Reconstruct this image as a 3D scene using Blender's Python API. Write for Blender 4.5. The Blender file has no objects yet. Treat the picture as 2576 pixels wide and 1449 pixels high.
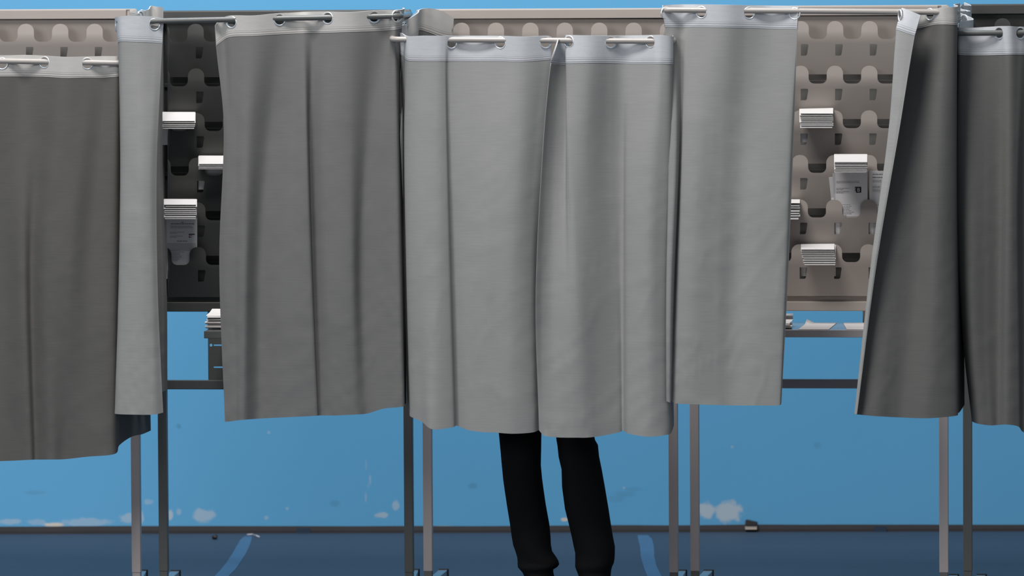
import bpy, bmesh, math, random
from mathutils import Vector, Matrix, noise
from mathutils.geometry import delaunay_2d_cdt

random.seed(7)
C = bpy.context.scene.collection
SC = bpy.context.scene
W_PX, H_PX = 2576, 1449
F_PX = 15600.0

# ------------------------------------------------------------------ camera
YAW, PITCH, ROLL = math.radians(6.5), math.radians(3.15), math.radians(0.33)
DIST, ZC = 20.0, 0.988
FWD = Vector((-math.sin(YAW) * math.cos(PITCH), math.cos(YAW) * math.cos(PITCH), -math.sin(PITCH)))
RIGHT = FWD.cross(Vector((0, 0, 1))).normalized()
UP = RIGHT.cross(FWD).normalized()
_r, _u = RIGHT.copy(), UP.copy()
RIGHT = _r * math.cos(ROLL) - _u * math.sin(ROLL)
UP = _u * math.cos(ROLL) + _r * math.sin(ROLL)
CAM = Vector((0, 0, ZC)) - FWD * DIST

cd = bpy.data.cameras.new('camera')
cam = bpy.data.objects.new('camera', cd)
C.objects.link(cam)
cam.matrix_world = Matrix(((RIGHT.x, UP.x, -FWD.x, CAM.x), (RIGHT.y, UP.y, -FWD.y, CAM.y),
                           (RIGHT.z, UP.z, -FWD.z, CAM.z), (0, 0, 0, 1)))
cd.sensor_width = 36.0
cd.lens = F_PX * 36.0 / W_PX
cd.clip_start, cd.clip_end = 0.5, 100
cd.dof.use_dof = True
cd.dof.focus_distance = DIST - 0.5
cd.dof.aperture_fstop = 4.0
SC.camera = cam


def P(px, py, Y):
    """world point on the plane y = Y seen at pixel (px, py)"""
    d = FWD + RIGHT * ((px - W_PX / 2) / F_PX) - UP * ((py - H_PX / 2) / F_PX)
    return CAM + d * ((Y - CAM.y) / d.y)


def G(px, py, Z=0.0):
    """world point on the plane z = Z seen at pixel"""
    d = FWD + RIGHT * ((px - W_PX / 2) / F_PX) - UP * ((py - H_PX / 2) / F_PX)
    return CAM + d * ((Z - CAM.z) / d.z)


# ------------------------------------------------------------------ materials
def new_mat(name):
    m = bpy.data.materials.new(name)
    m.use_nodes = True
    nt = m.node_tree
    return m, nt, nt.nodes['Principled BSDF']


def N(nt, typ, **kw):
    n = nt.nodes.new(typ)
    for k, v in kw.items():
        setattr(n, k, v)
    return n


def math_node(nt, op, a, b=None, c=None, clamp=False):
    n = nt.nodes.new('ShaderNodeMath')
    n.operation = op
    n.use_clamp = clamp
    for i, v in enumerate((a, b, c)):
        if v is None:
            continue
        if isinstance(v, (int, float)):
            n.inputs[i].default_value = v
        else:
            nt.links.new(v, n.inputs[i])
    return n.outputs[0]


def mixc(nt, fac, a, b):
    n = nt.nodes.new('ShaderNodeMix')
    n.data_type = 'RGBA'
    for idx, v in ((0, fac), (6, a), (7, b)):
        if isinstance(v, (int, float)):
            n.inputs[idx].default_value = v
        elif isinstance(v, (tuple, list)):
            n.inputs[idx].default_value = (*v, 1) if len(v) == 3 else v
        else:
            nt.links.new(v, n.inputs[idx])
    return n.outputs[2]


def noise_tex(nt, vec, scale, detail=3, rough=0.5):
    n = N(nt, 'ShaderNodeTexNoise')
    n.inputs['Scale'].default_value = scale
    n.inputs['Detail'].default_value = detail
    n.inputs['Roughness'].default_value = rough
    if vec is not None:
        nt.links.new(vec, n.inputs['Vector'])
    return n.outputs['Fac']


def mapping(nt, vec, scale):
    n = N(nt, 'ShaderNodeMapping')
    n.inputs['Scale'].default_value = scale
    nt.links.new(vec, n.inputs['Vector'])
    return n.outputs[0]


def coord(nt, which='Object'):
    return N(nt, 'ShaderNodeTexCoord').outputs[which]


def bump(nt, bsdf, height, strength, dist=0.002):
    b = N(nt, 'ShaderNodeBump')
    b.inputs['Strength'].default_value = strength
    b.inputs['Distance'].default_value = dist
    nt.links.new(height, b.inputs['Height'])
    nt.links.new(b.outputs[0], bsdf.inputs['Normal'])


def paint(name, col, rough=0.5, var=0.08, metal=0.0, spec=0.5):
    m, nt, b = new_mat(name)
    v = coord(nt)
    f = noise_tex(nt, v, 6, 4)
    c = mixc(nt, f, tuple(x * (1 - var) for x in col), tuple(min(1, x * (1 + var)) for x in col))
    nt.links.new(c, b.inputs['Base Color'])
    b.inputs['Roughness'].default_value = rough
    b.inputs['Metallic'].default_value = metal
    b.inputs['Specular IOR Level'].default_value = spec
    bump(nt, b, noise_tex(nt, v, 220, 2), 0.05, 0.001)
    return m


def fabric(name, col, warm=(1, 1, 1)):
    m, nt, b = new_mat(name)
    uv = coord(nt, 'UV')
    slub = noise_tex(nt, mapping(nt, uv, (14, 260, 1)), 1.0, 4, 0.6)
    weave = noise_tex(nt, mapping(nt, uv, (900, 900, 1)), 1.0, 2)
    blot = noise_tex(nt, uv, 5.0, 3)
    f = math_node(nt, 'ADD', math_node(nt, 'MULTIPLY', slub, 0.6), math_node(nt, 'MULTIPLY', weave, 0.25))
    f = math_node(nt, 'ADD', f, math_node(nt, 'MULTIPLY', blot, 0.25))
    lo, hi = tuple(x * 0.80 for x in col), tuple(min(1, x * 1.17) for x in col)
    nt.links.new(mixc(nt, f, lo, hi), b.inputs['Base Color'])
    b.inputs['Roughness'].default_value = 0.92
    b.inputs['Specular IOR Level'].default_value = 0.15
    bump(nt, b, math_node(nt, 'ADD', slub, weave), 0.12, 0.001)
    return m


def heading_mat(name, col, stitch, faint=0.5):
    """header tape: UV.y is the height in metres above its lower hem"""
    m, nt, b = new_mat(name)
    uv = coord(nt, 'UV')
    sep = N(nt, 'ShaderNodeSeparateXYZ')
    nt.links.new(uv, sep.inputs[0])
    y = sep.outputs[1]
    base = mixc(nt, noise_tex(nt, mapping(nt, uv, (30, 120, 1)), 1.0, 3), tuple(x * 0.92 for x in col), tuple(min(1, x * 1.06) for x in col))
    mask = None
    for h, w, s in ((0.0035, 0.0011, 1.0), (0.0105, 0.0009, 0.8), (0.016, 0.0007, 0.55)):
        d = math_node(nt, 'ABSOLUTE', math_node(nt, 'SUBTRACT', y, h))
        k = math_node(nt, 'MULTIPLY', math_node(nt, 'LESS_THAN', d, w), s)
        mask = k if mask is None else math_node(nt, 'MAXIMUM', mask, k)
    # faint woven ribs, broken up by noise
    rib = math_node(nt, 'LESS_THAN', math_node(nt, 'ABSOLUTE', math_node(nt, 'SUBTRACT', math_node(nt, 'FRACT', math_node(nt, 'MULTIPLY', y, 72.0)), 0.5)), 0.04)
    brk = math_node(nt, 'GREATER_THAN', noise_tex(nt, mapping(nt, uv, (40, 60, 1)), 1.0, 2), 0.5)
    rib = math_node(nt, 'MULTIPLY', math_node(nt, 'MULTIPLY', rib, brk), 0.35 * faint)
    mask = math_node(nt, 'MAXIMUM', mask, rib)
    nt.links.new(mixc(nt, mask, base, stitch), b.inputs['Base Color'])
    b.inputs['Roughness'].default_value = 0.8
    b.inputs['Specular IOR Level'].default_value = 0.2
    bump(nt, b, noise_tex(nt, mapping(nt, uv, (700, 700, 1)), 1.0, 2), 0.08, 0.001)
    return m


M = {}
M['beige'] = paint('beige_enamel', (0.52, 0.46, 0.45), 0.45)
M['dark'] = paint('dark_grey_enamel', (0.115, 0.118, 0.112), 0.42)
M['beige_panel'] = paint('beige_sheet_metal', (0.44, 0.385, 0.35), 0.42)
M['dark_panel'] = paint('dark_sheet_metal', (0.070, 0.070, 0.066), 0.42)
M['board_beige'] = paint('shaded_grey_back_sheet', (0.19, 0.184, 0.174), 0.5)  # grey sheet, coloured darker so the pocket slots and slits look shaded
M['board_dark'] = paint('shaded_black_back_sheet', (0.024, 0.024, 0.024), 0.5)  # darker than its plates: shade inside the pockets is put into the colour
M['rod_beige'] = paint('beige_tube', (0.42, 0.385, 0.36), 0.28)
M['rod_dark'] = paint('dark_tube', (0.13, 0.135, 0.13), 0.26)
M['shelf_beige'] = paint('glossy_beige_shelf', (0.33, 0.295, 0.275), 0.12)
M['shelf_dark'] = paint('glossy_dark_shelf', (0.075, 0.075, 0.072), 0.14)
M['foot_steel'] = paint('foot_steel', (0.35, 0.34, 0.34), 0.18, metal=0.6)
M['sleeve'] = paint('sleeve_grey', (0.16, 0.15, 0.145), 0.4)
M['cap'] = paint('black_cap', (0.012, 0.013, 0.016), 0.5)
M['chrome'] = paint('nickel', (0.85, 0.86, 0.88), 0.3, metal=0.55, var=0.02)
M['light'] = fabric('light_grey_cloth', (0.338, 0.338, 0.328))
M['mid'] = fabric('mid_grey_cloth', (0.192, 0.189, 0.185))
M['darkcloth'] = fabric('dark_grey_cloth', (0.132, 0.127, 0.121))
M['charcoal'] = fabric('charcoal_cloth', (0.146, 0.143, 0.138))
M['head_white'] = heading_mat('white_header_tape', (0.60, 0.615, 0.64), (0.24, 0.25, 0.27))
M['head_beige'] = heading_mat('beige_header_tape', (0.59, 0.57, 0.545), (0.24, 0.225, 0.215), 0.0)
M['paper'] = paint('white_paper', (0.63, 0.61, 0.605), 0.75, var=0.02)
M['paper_print'] = paint('printed_white_paper', (0.88, 0.85, 0.845), 0.75, var=0.02)
M['paper_grey'] = paint('greyish_paper', (0.66, 0.65, 0.68), 0.75, var=0.03)
M['ink'] = paint('printing_ink', (0.16, 0.155, 0.17), 0.8)
M['ink_soft'] = paint('pale_printing_ink', (0.36, 0.35, 0.37), 0.8)
M['ink_black'] = paint('black_printing_ink', (0.015, 0.015, 0.016), 0.8)
M['ink_red'] = paint('red_printing_ink', (0.45, 0.06, 0.07), 0.8)
M['trousers'] = paint('black_trouser_cloth', (0.0075, 0.0075, 0.008), 0.95, var=0.3, spec=0.1)
M['jumper'] = paint('dark_jumper', (0.03, 0.03, 0.035), 0.9)
M['skin'] = paint('skin', (0.55, 0.36, 0.27), 0.55)
M['hair'] = paint('dark_hair', (0.03, 0.02, 0.015), 0.5)
M['shoe'] = paint('black_shoe', (0.02, 0.02, 0.02), 0.5)
M['sole'] = paint('pale_sole', (0.6, 0.55, 0.5), 0.6)
M['floor_line'] = paint('blue_floor_line', (0.042, 0.122, 0.232), 0.6, var=0.2)
M['tape'] = paint('dark_blue_tape', (0.02, 0.04, 0.075), 0.6)
M['black_rubber'] = paint('black_rubber', (0.01, 0.009, 0.01), 0.6)
M['board'] = paint('baseboard_grey', (0.034, 0.031, 0.033), 0.8, var=0.15, spec=0.15)
M['cream'] = paint('bare_plaster', (0.58, 0.50, 0.43), 0.9)


# ------------------------------------------------------------------ object helpers
def obj(name, me, mat=None, parent=None, smooth=False):
    o = bpy.data.objects.new(name, me)
    C.objects.link(o)
    if mat is not None:
        for m_ in (mat if isinstance(mat, (list, tuple)) else [mat]):
            me.materials.append(m_)
    if parent is not None:
        o.parent = parent
        o.matrix_parent_inverse = Matrix.Translation(-parent.location) if parent.rotation_euler.z == 0 else parent.matrix_world.inverted()
    if smooth:
        for p in me.polygons:
            p.use_smooth = True
    return o


def from_bm(name, bm, mat=None, parent=None, smooth=False, origin=None):
    me = bpy.data.meshes.new(name)
    bmesh.ops.recalc_face_normals(bm, faces=bm.faces)
    if origin is not None:
        bmesh.ops.translate(bm, vec=-Vector(origin), verts=bm.verts)
    bm.to_mesh(me)
    bm.free()
    o = obj(name, me, mat, None, smooth)
    if origin is not None:
        o.location = origin
    if parent is not None:
        o.parent = parent
        o.matrix_parent_inverse = Matrix.Translation(-parent.location)
    return o


def thing(name, label, cat, loc=(0, 0, 0), group=None):
    o = bpy.data.objects.new(name, None)
    o.empty_display_size = 0.1
    C.objects.link(o)
    o.location = loc
    return tag(o, label, cat, group)


def tag(o, label, cat, group=None):
    o['label'] = label
    o['category'] = cat
    if group:
        o['group'] = group
    return o


def bm_box(bm, lo, hi, bevel=0.0):
    r = bmesh.ops.create_cube(bm, size=1)
    vs = r['verts']
    for v in vs:
        v.co = Vector([lo[i] + (v.co[i] + 0.5) * (hi[i] - lo[i]) for i in range(3)])
    if bevel:
        es = list({e for v in vs for e in v.link_edges})
        bmesh.ops.bevel(bm, geom=es, offset=bevel, segments=2, affect='EDGES', profile=0.5)


def bm_tube(bm, pts, r, seg=12, cap=True):
    pts = [Vector(p) for p in pts]
    rings = []
    for i, p in enumerate(pts):
        t = (pts[min(i + 1, len(pts) - 1)] - pts[max(i - 1, 0)]).normalized()
        a = t.cross(Vector((0, 0, 1)))
        if a.length < 1e-3:
            a = t.cross(Vector((1, 0, 0)))
        a.normalize()
        b = a.cross(t).normalized()
        rr = r[i] if isinstance(r, (list, tuple)) else r
        rings.append([bm.verts.new(p + (a * math.cos(2 * math.pi * k / seg) + b * math.sin(2 * math.pi * k / seg)) * rr) for k in range(seg)])
    for i in range(len(rings) - 1):
        for k in range(seg):
            bm.faces.new((rings[i][k], rings[i][(k + 1) % seg], rings[i + 1][(k + 1) % seg], rings[i + 1][k]))
    if cap:
        bm.faces.new(rings[0])
        bm.faces.new(rings[-1][::-1])


def rounded_path(pts, rad, n=6):
    pts = [Vector(p) for p in pts]
    out = [pts[0]]
    for i in range(1, len(pts) - 1):
        a, b, c = pts[i - 1], pts[i], pts[i + 1]
        d1, d2 = (a - b).normalized(), (c - b).normalized()
        p1, p2 = b + d1 * rad, b + d2 * rad
        for k in range(n + 1):
            t = k / n
            out.append((1 - t) ** 2 * p1 + 2 * t * (1 - t) * b + t * t * p2)
    out.append(pts[-1])
    return out


def cdt_faces(outer, holes, extra=()):
    """2-D triangulation of an outline with holes -> (verts, tris)"""
    vs, es = [], []
    for loop in [outer] + list(holes):
        b = len(vs)
        n = len(loop)
        vs += [Vector((p[0], p[1])) for p in loop]
        es += [(b + i, b + (i + 1) % n) for i in range(n)]
    vs += [Vector((p[0], p[1])) for p in extra]
    r = delaunay_2d_cdt(vs, es, [], 1, 1e-7)

    def inside(p, loop):
        c, n = False, len(loop)
        for i in range(n):
            (x1, y1), (x2, y2) = loop[i][:2], loop[(i + 1) % n][:2]
            if (y1 > p.y) != (y2 > p.y) and p.x < (x2 - x1) * (p.y - y1) / (y2 - y1) + x1:
                c = not c
        return c
    tris = []
    for f in r[2]:
        m_ = sum((r[0][i] for i in f), Vector((0, 0))) / len(f)
        if inside(m_, outer) and not any(inside(m_, h) for h in holes):
            tris.append(f)
    return r[0], tris


def plate_bm(outer, holes, fn, thick, extra=()):
    """sheet cut from an outline, mapped with fn(a, b) -> Vector, thickened along +Y"""
    v, f = cdt_faces(outer, holes, extra)
    bm = bmesh.new()
    front = [bm.verts.new(fn(p.x, p.y)) for p in v]
    fs = []
    for t in f:
        try:
            fs.append(bm.faces.new([front[i] for i in t]))
        except ValueError:
            pass
    ret = bmesh.ops.extrude_face_region(bm, geom=fs)
    bmesh.ops.translate(bm, vec=(0, thick, 0), verts=[g for g in ret['geom'] if isinstance(g, bmesh.types.BMVert)])
    return bm


# ------------------------------------------------------------------ the setting
WALL_Y = 2.10
wall_ang = math.radians(-4.7)          # the hall wall is not quite parallel to the row of booths


def wall_pt(px, py):
    d = FWD + RIGHT * ((px - W_PX / 2) / F_PX) - UP * ((py - H_PX / 2) / F_PX)
    n = Vector((math.sin(wall_ang), math.cos(wall_ang), 0))
    q = Vector((0, WALL_Y, 0))
    return CAM + d * ((q - CAM).dot(n) / d.dot(n))


wm, nt, b = new_mat('blue_wall_paint')
oc = coord(nt)
sep = N(nt, 'ShaderNodeSeparateXYZ')
nt.links.new(oc, sep.inputs[0])
base = mixc(nt, noise_tex(nt, oc, 1.3, 4), (0.116, 0.405, 0.69), (0.132, 0.435, 0.735))
wob = math_node(nt, 'MULTIPLY', math_node(nt, 'SUBTRACT', noise_tex(nt, oc, 34, 4, 0.6), 0.5), 1.5)
WALL_ROT = Matrix.Rotation(wall_ang, 3, 'Z')
wall_inv = WALL_ROT
wall_origin = Vector((0, WALL_Y, 0))


def wl(px, py):
    p = wall_pt(px, py) - wall_origin
    return p.dot(Vector((math.cos(wall_ang), -math.sin(wall_ang), 0))), p.z


def patch_mask(lst):
    tot = None
    for (px, py, rx, ry, s) in lst:
        cx, cz = wl(px, py)
        k = 1 / 707.0
        dx = math_node(nt, 'DIVIDE', math_node(nt, 'SUBTRACT', sep.outputs[0], cx), rx * k)
        dz = math_node(nt, 'DIVIDE', math_node(nt, 'SUBTRACT', sep.outputs[2], cz), ry * k)
        r = math_node(nt, 'SQRT', math_node(nt, 'ADD', math_node(nt, 'MULTIPLY', dx, dx), math_node(nt, 'MULTIPLY', dz, dz)))
        m_ = math_node(nt, 'SUBTRACT', 1.15, math_node(nt, 'ADD', r, wob))
        m_ = math_node(nt, 'MULTIPLY', math_node(nt, 'MULTIPLY', m_, 2.5, clamp=True), s)
        tot = m_ if tot is None else math_node(nt, 'MAXIMUM', tot, m_)
    return tot


pale = patch_mask([(25, 1312, 34, 7, .45), (92, 1313, 24, 7, .35), (215, 1314, 60, 11, .42), (325, 1303, 24, 13, .5),
                   (354, 1300, 8, 16, .5), (373, 1263, 13, 8, .35), (428, 1295, 8, 13, .7), (450, 1287, 7, 8, .4),
                   (512, 1298, 28, 18, .55), (960, 1296, 18, 8, .6), (996, 1272, 9, 13, .5), (1776, 1284, 24, 20, .8),
                   (1832, 1287, 36, 26, .8), (921, 1168, 2, 14, .25), (931, 1208, 2.2, 12, .4), (926, 1222, 2, 8, .25), (920, 1252, 2.2, 13, .35),
                   (676, 1088, 4, 4, .4), (722, 1279, 4, 4, .4), (670, 1302, 5, 5, .4), (1570, 1227, 4, 4, .4),
                   (1842, 1124, 4, 4, .35)])
cream = patch_mask([(136, 1320, 26, 6, .95), (1421, 1307, 9, 5, .9), (575, 1328, 54, 3.2, .8), (790, 1329, 30, 2.6, .5), (1115, 1325, 34, 2.6, .5), (1650, 1326, 48, 3, .7),
                    (1880, 1326, 54, 2.8, .6), (2150, 1327, 54, 2.8, .6), (2262, 1328, 42, 2.6, .6)])
smudge = patch_mask([(1552, 1256, 24, 9, .13), (1572, 1243, 24, 8, .15), (1594, 1231, 26, 6, .12), (88, 1239, 30, 5, .18), (842, 1266, 14, 8, .2),
                     (1190, 1222, 12, 7, .25), (450, 1072, 6, 6, .3), (2056, 1120, 10, 8, .15)])
c1 = mixc(nt, smudge, base, (0.06, 0.13, 0.20))
c2 = mixc(nt, pale, c1, (0.56, 0.62, 0.67))
c3 = mixc(nt, cream, c2, (0.72, 0.66, 0.58))
nt.links.new(c3, b.inputs['Base Color'])
b.inputs['Roughness'].default_value = 0.42
b.inputs['Specular IOR Level'].default_value = 0.5
bump(nt, b, noise_tex(nt, oc, 60, 3), 0.08, 0.002)

bm = bmesh.new()
bm_box(bm, (-9, 0, 0), (9, 0.2, 5.5))
wall = from_bm('wall_back', bm, wm)
wall.location = (0, WALL_Y, 0)
wall.rotation_euler = (0, 0, -wall_ang)
wall['kind'] = 'structure'

fm, nt, b = new_mat('navy_floor')
oc = coord(nt)
f = noise_tex(nt, mapping(nt, oc, (1.0, 6.0, 1.0)), 1.2, 5)
nt.links.new(mixc(nt, f, (0.022, 0.043, 0.076), (0.032, 0.056, 0.093)), b.inputs['Base Color'])
b.inputs['Roughness'].default_value = 0.6
b.inputs['Specular IOR Level'].default_value = 0.35
bump(nt, b, noise_tex(nt, oc, 80, 3), 0.05, 0.001)
bm = bmesh.new()
bm_box(bm, (-9, -22, -0.1), (9, 4.4, 0))
fl = from_bm('floor', bm, fm)
fl['kind'] = 'structure'

# baseboard: a low coved strip, slightly wavy along the wall
bm = bmesh.new()
prev = None
prof = [(0, 0.0), (-0.022, 0.0), (-0.019, 0.009), (-0.010, 0.017), (-0.004, 0.022), (0, 0.023)]
for i in range(181):
    x = -9 + i * 0.1
    wz = 1.0 + 0.22 * noise.noise(Vector((x * 0.9, 3.1, 0))) + 0.1 * noise.noise(Vector((x * 4, 1.1, 0)))
    ring = [bm.verts.new((x, y, max(0, z * wz))) for (y, z) in prof]
    if prev:
        for k in range(len(prof) - 1):
            bm.faces.new((prev[k], prev[k + 1], ring[k + 1], ring[k]))
    prev = ring
bb = from_bm('baseboard_back', bm, M['board'])
bb.location = (0, WALL_Y, 0)
bb.rotation_euler = (0, 0, -wall_ang)
bb['kind'] = 'structure'


def floor_strip(name, pts):
    """painted line on the floor: (px left, px right, py) rows"""
    bm = bmesh.new()
    prev = None
    for (xl, xr, y) in pts:
        a, c_ = G(xl, y, 0.0012), G(xr, y, 0.0012)
        va, vb = bm.verts.new(a), bm.verts.new(c_)
        if prev:
            bm.faces.new((prev[0], prev[1], vb, va))
        prev = (va, vb)
    ret = bmesh.ops.extrude_face_region(bm, geom=list(bm.faces))
    bmesh.ops.translate(bm, vec=(0, 0, -0.001), verts=[g for g in ret['geom'] if isinstance(g, bmesh.types.BMVert)])
    o = from_bm(name, bm, M['floor_line'])
    o['kind'] = 'structure'
    return o


floor_strip('trim_1', [(616, 634, 1349), (606, 633, 1356), (596, 628, 1372), (586, 620, 1390), (572, 606, 1412), (556, 592, 1432), (540, 575, 1449), (505, 545, 1490)])
floor_strip('trim_2', [(1604, 1630, 1346), (1605, 1640, 1356), (1610, 1645, 1375), (1612, 1646, 1400), (1619, 1652, 1425), (1628, 1664, 1449), (1645, 1690, 1490)])

# small things at the foot of the wall
wn = Vector((math.sin(wall_ang), math.cos(wall_ang), 0))
p = wall_pt(1890, 1315) - wn * 0.022
bm = bmesh.new()
vs = [(-.022, -.016, -.008), (.021, -.016, -.008), (.021, .018, -.008), (-.022, .018, -.008),
      (-.020, -.012, .013), (.022, -.014, .004), (.022, .018, .004), (-.020, .018, .013)]
vv = [bm.verts.new(v) for v in vs]
for q in ((0, 1, 2, 3), (4, 5, 6, 7), (0, 1, 5, 4), (1, 2, 6, 5), (2, 3, 7, 6), (3, 0, 4, 7)):
    bm.faces.new([vv[k] for k in q])
bmesh.ops.bevel(bm, geom=list(bm.edges), offset=0.002, segments=2, affect='EDGES')
o = from_bm('wall_stop', bm, M['black_rubber'])
o.location = p
tag(o, 'small black wedge-shaped stop fixed low on the blue wall above the baseboard', 'stop')
bm = bmesh.new()
bm_box(bm, (-.021, -.012, -.021), (.02, .018, -.008))
from_bm('mounting_pad', bm, M['cream'], o).matrix_parent_inverse = Matrix()

for (px, py, w, lab) in ((765, 1335, .05, 'dark blue tape patch on the baseboard under the mid grey curtain'),
                         (2214, 1331, .045, 'dark blue tape patch over the baseboard behind the right open booth')):
    q = wall_pt(px, py) - wn * 0.026
    bm = bmesh.new()
    bm_box(bm, (-w / 2, -.001, -.014), (w / 2, .0005, .012))
    bm_box(bm, (-w / 2 + .004, -.001, -.011), (w / 2 - .004, .024, -.009))
    o = from_bm('tape_patch', bm, M['tape'])
    o.location = q
    tag(o, lab, 'tape')

bm = bmesh.new()
bmesh.ops.create_icosphere(bm, subdivisions=2, radius=0.011)
for v in bm.verts:
    v.co *= 1 + 0.35 * noise.noise(v.co * 160)
    v.co.z *= 0.8
q = G(541, 1351, 0.008)
o = from_bm('debris_lump', bm, M['black_rubber'])
o.location = q
tag(o, 'small dark lump of debris by the baseboard left of the blue line', 'debris')
bm = bmesh.new()
bm_tube(bm, [G(622, 1345, .012), G(634, 1344, .014), G(644, 1347, .008), G(653, 1351, .003)], 0.0022, 6)
o = from_bm('cable_end', bm, M['paper_grey'], origin=G(634, 1347, 0.003))
tag(o, 'short pale cable end lying at the top of the left blue floor line', 'cable')

# ------------------------------------------------------------------ booths
S = 1 / 780.0
TILT, TBASE = 0.30, -0.062


def tier_y(s):
    """depth of a pocket plate s metres below its tongue tops: leaning plate, tongues bent upright"""
    k, h = s - 40 * S, 16 * S
    a, b_ = -0.02, TILT
    if k < -h:
        return TBASE + a * k
    if k > h:
        return TBASE + b_ * k
    return TBASE + a * k + (b_ - a) * (k + h) ** 2 / (4 * h)



def tier_outline(x0, x1, cols, z0, top, bot, notch=45, tw=20.5, r=14):
    """pocket plate in px units: outline with rounded tongues and U notches + slot holes. (a right, b up)"""
    pts = [(x0, -bot)]
    pts.append((x1, -bot))

    def arc(cx, cy, rad, a0, a1, n=5):
        return [(cx + rad * math.cos(a0 + (a1 - a0) * k / n), cy + rad * math.sin(a0 + (a1 - a0) * k / n)) for k in range(n + 1)]
    up = []
    # right to left along the top edge; anything past the plate's ends is cut off square
    nb, tp = -(top + notch), -top
    up.append((x1 + 200, nb))
    for c in sorted(cols, reverse=True):
        right, left = c + tw, c - tw
        up += arc(right + r, nb + r, r, -math.pi / 2, -math.pi)
        up += arc(right - 19, tp - 19, 19, 0, math.pi / 2)
        up += arc(left + 19, tp - 19, 19, math.pi / 2, math.pi)
        up += arc(left - r, nb + r, r, 0, -math.pi / 2)
    up.append((x0 - 200, nb))
    cut = []
    for i in range(len(up) - 1):
        (xa, ya), (xb, yb) = up[i], up[i + 1]
        if x0 <= xa <= x1:
            cut.append((xa, ya))
        for xe in sorted((x0, x1), reverse=xa > xb):
            if (xa - xe) * (xb - xe) < 0:
                cut.append((xe, ya + (yb - ya) * (xe - xa) / (xb - xa)))
    up = cut
    pts += up
    holes = []
    for c in cols:
        if c + 20 < x1 - 4 and c > x0 + 4:
            y1, y2 = -(top + 58), -(top + 87)
            holes.append([(c + 0.5, y2), (c + 13, y2), (c + 16, y2 + 3), (c + 19.5, y1 - 3), (c + 18, y1), (c + 0.5, y1)])
    return pts, holes


def paper_y(s):
    """depth of a paper standing in a pocket, just behind the plate"""
    return TBASE + 0.0035 + TILT * (s if s < 0 else max(0.0, s - 40 * S))


BOOTHS = {}


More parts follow.
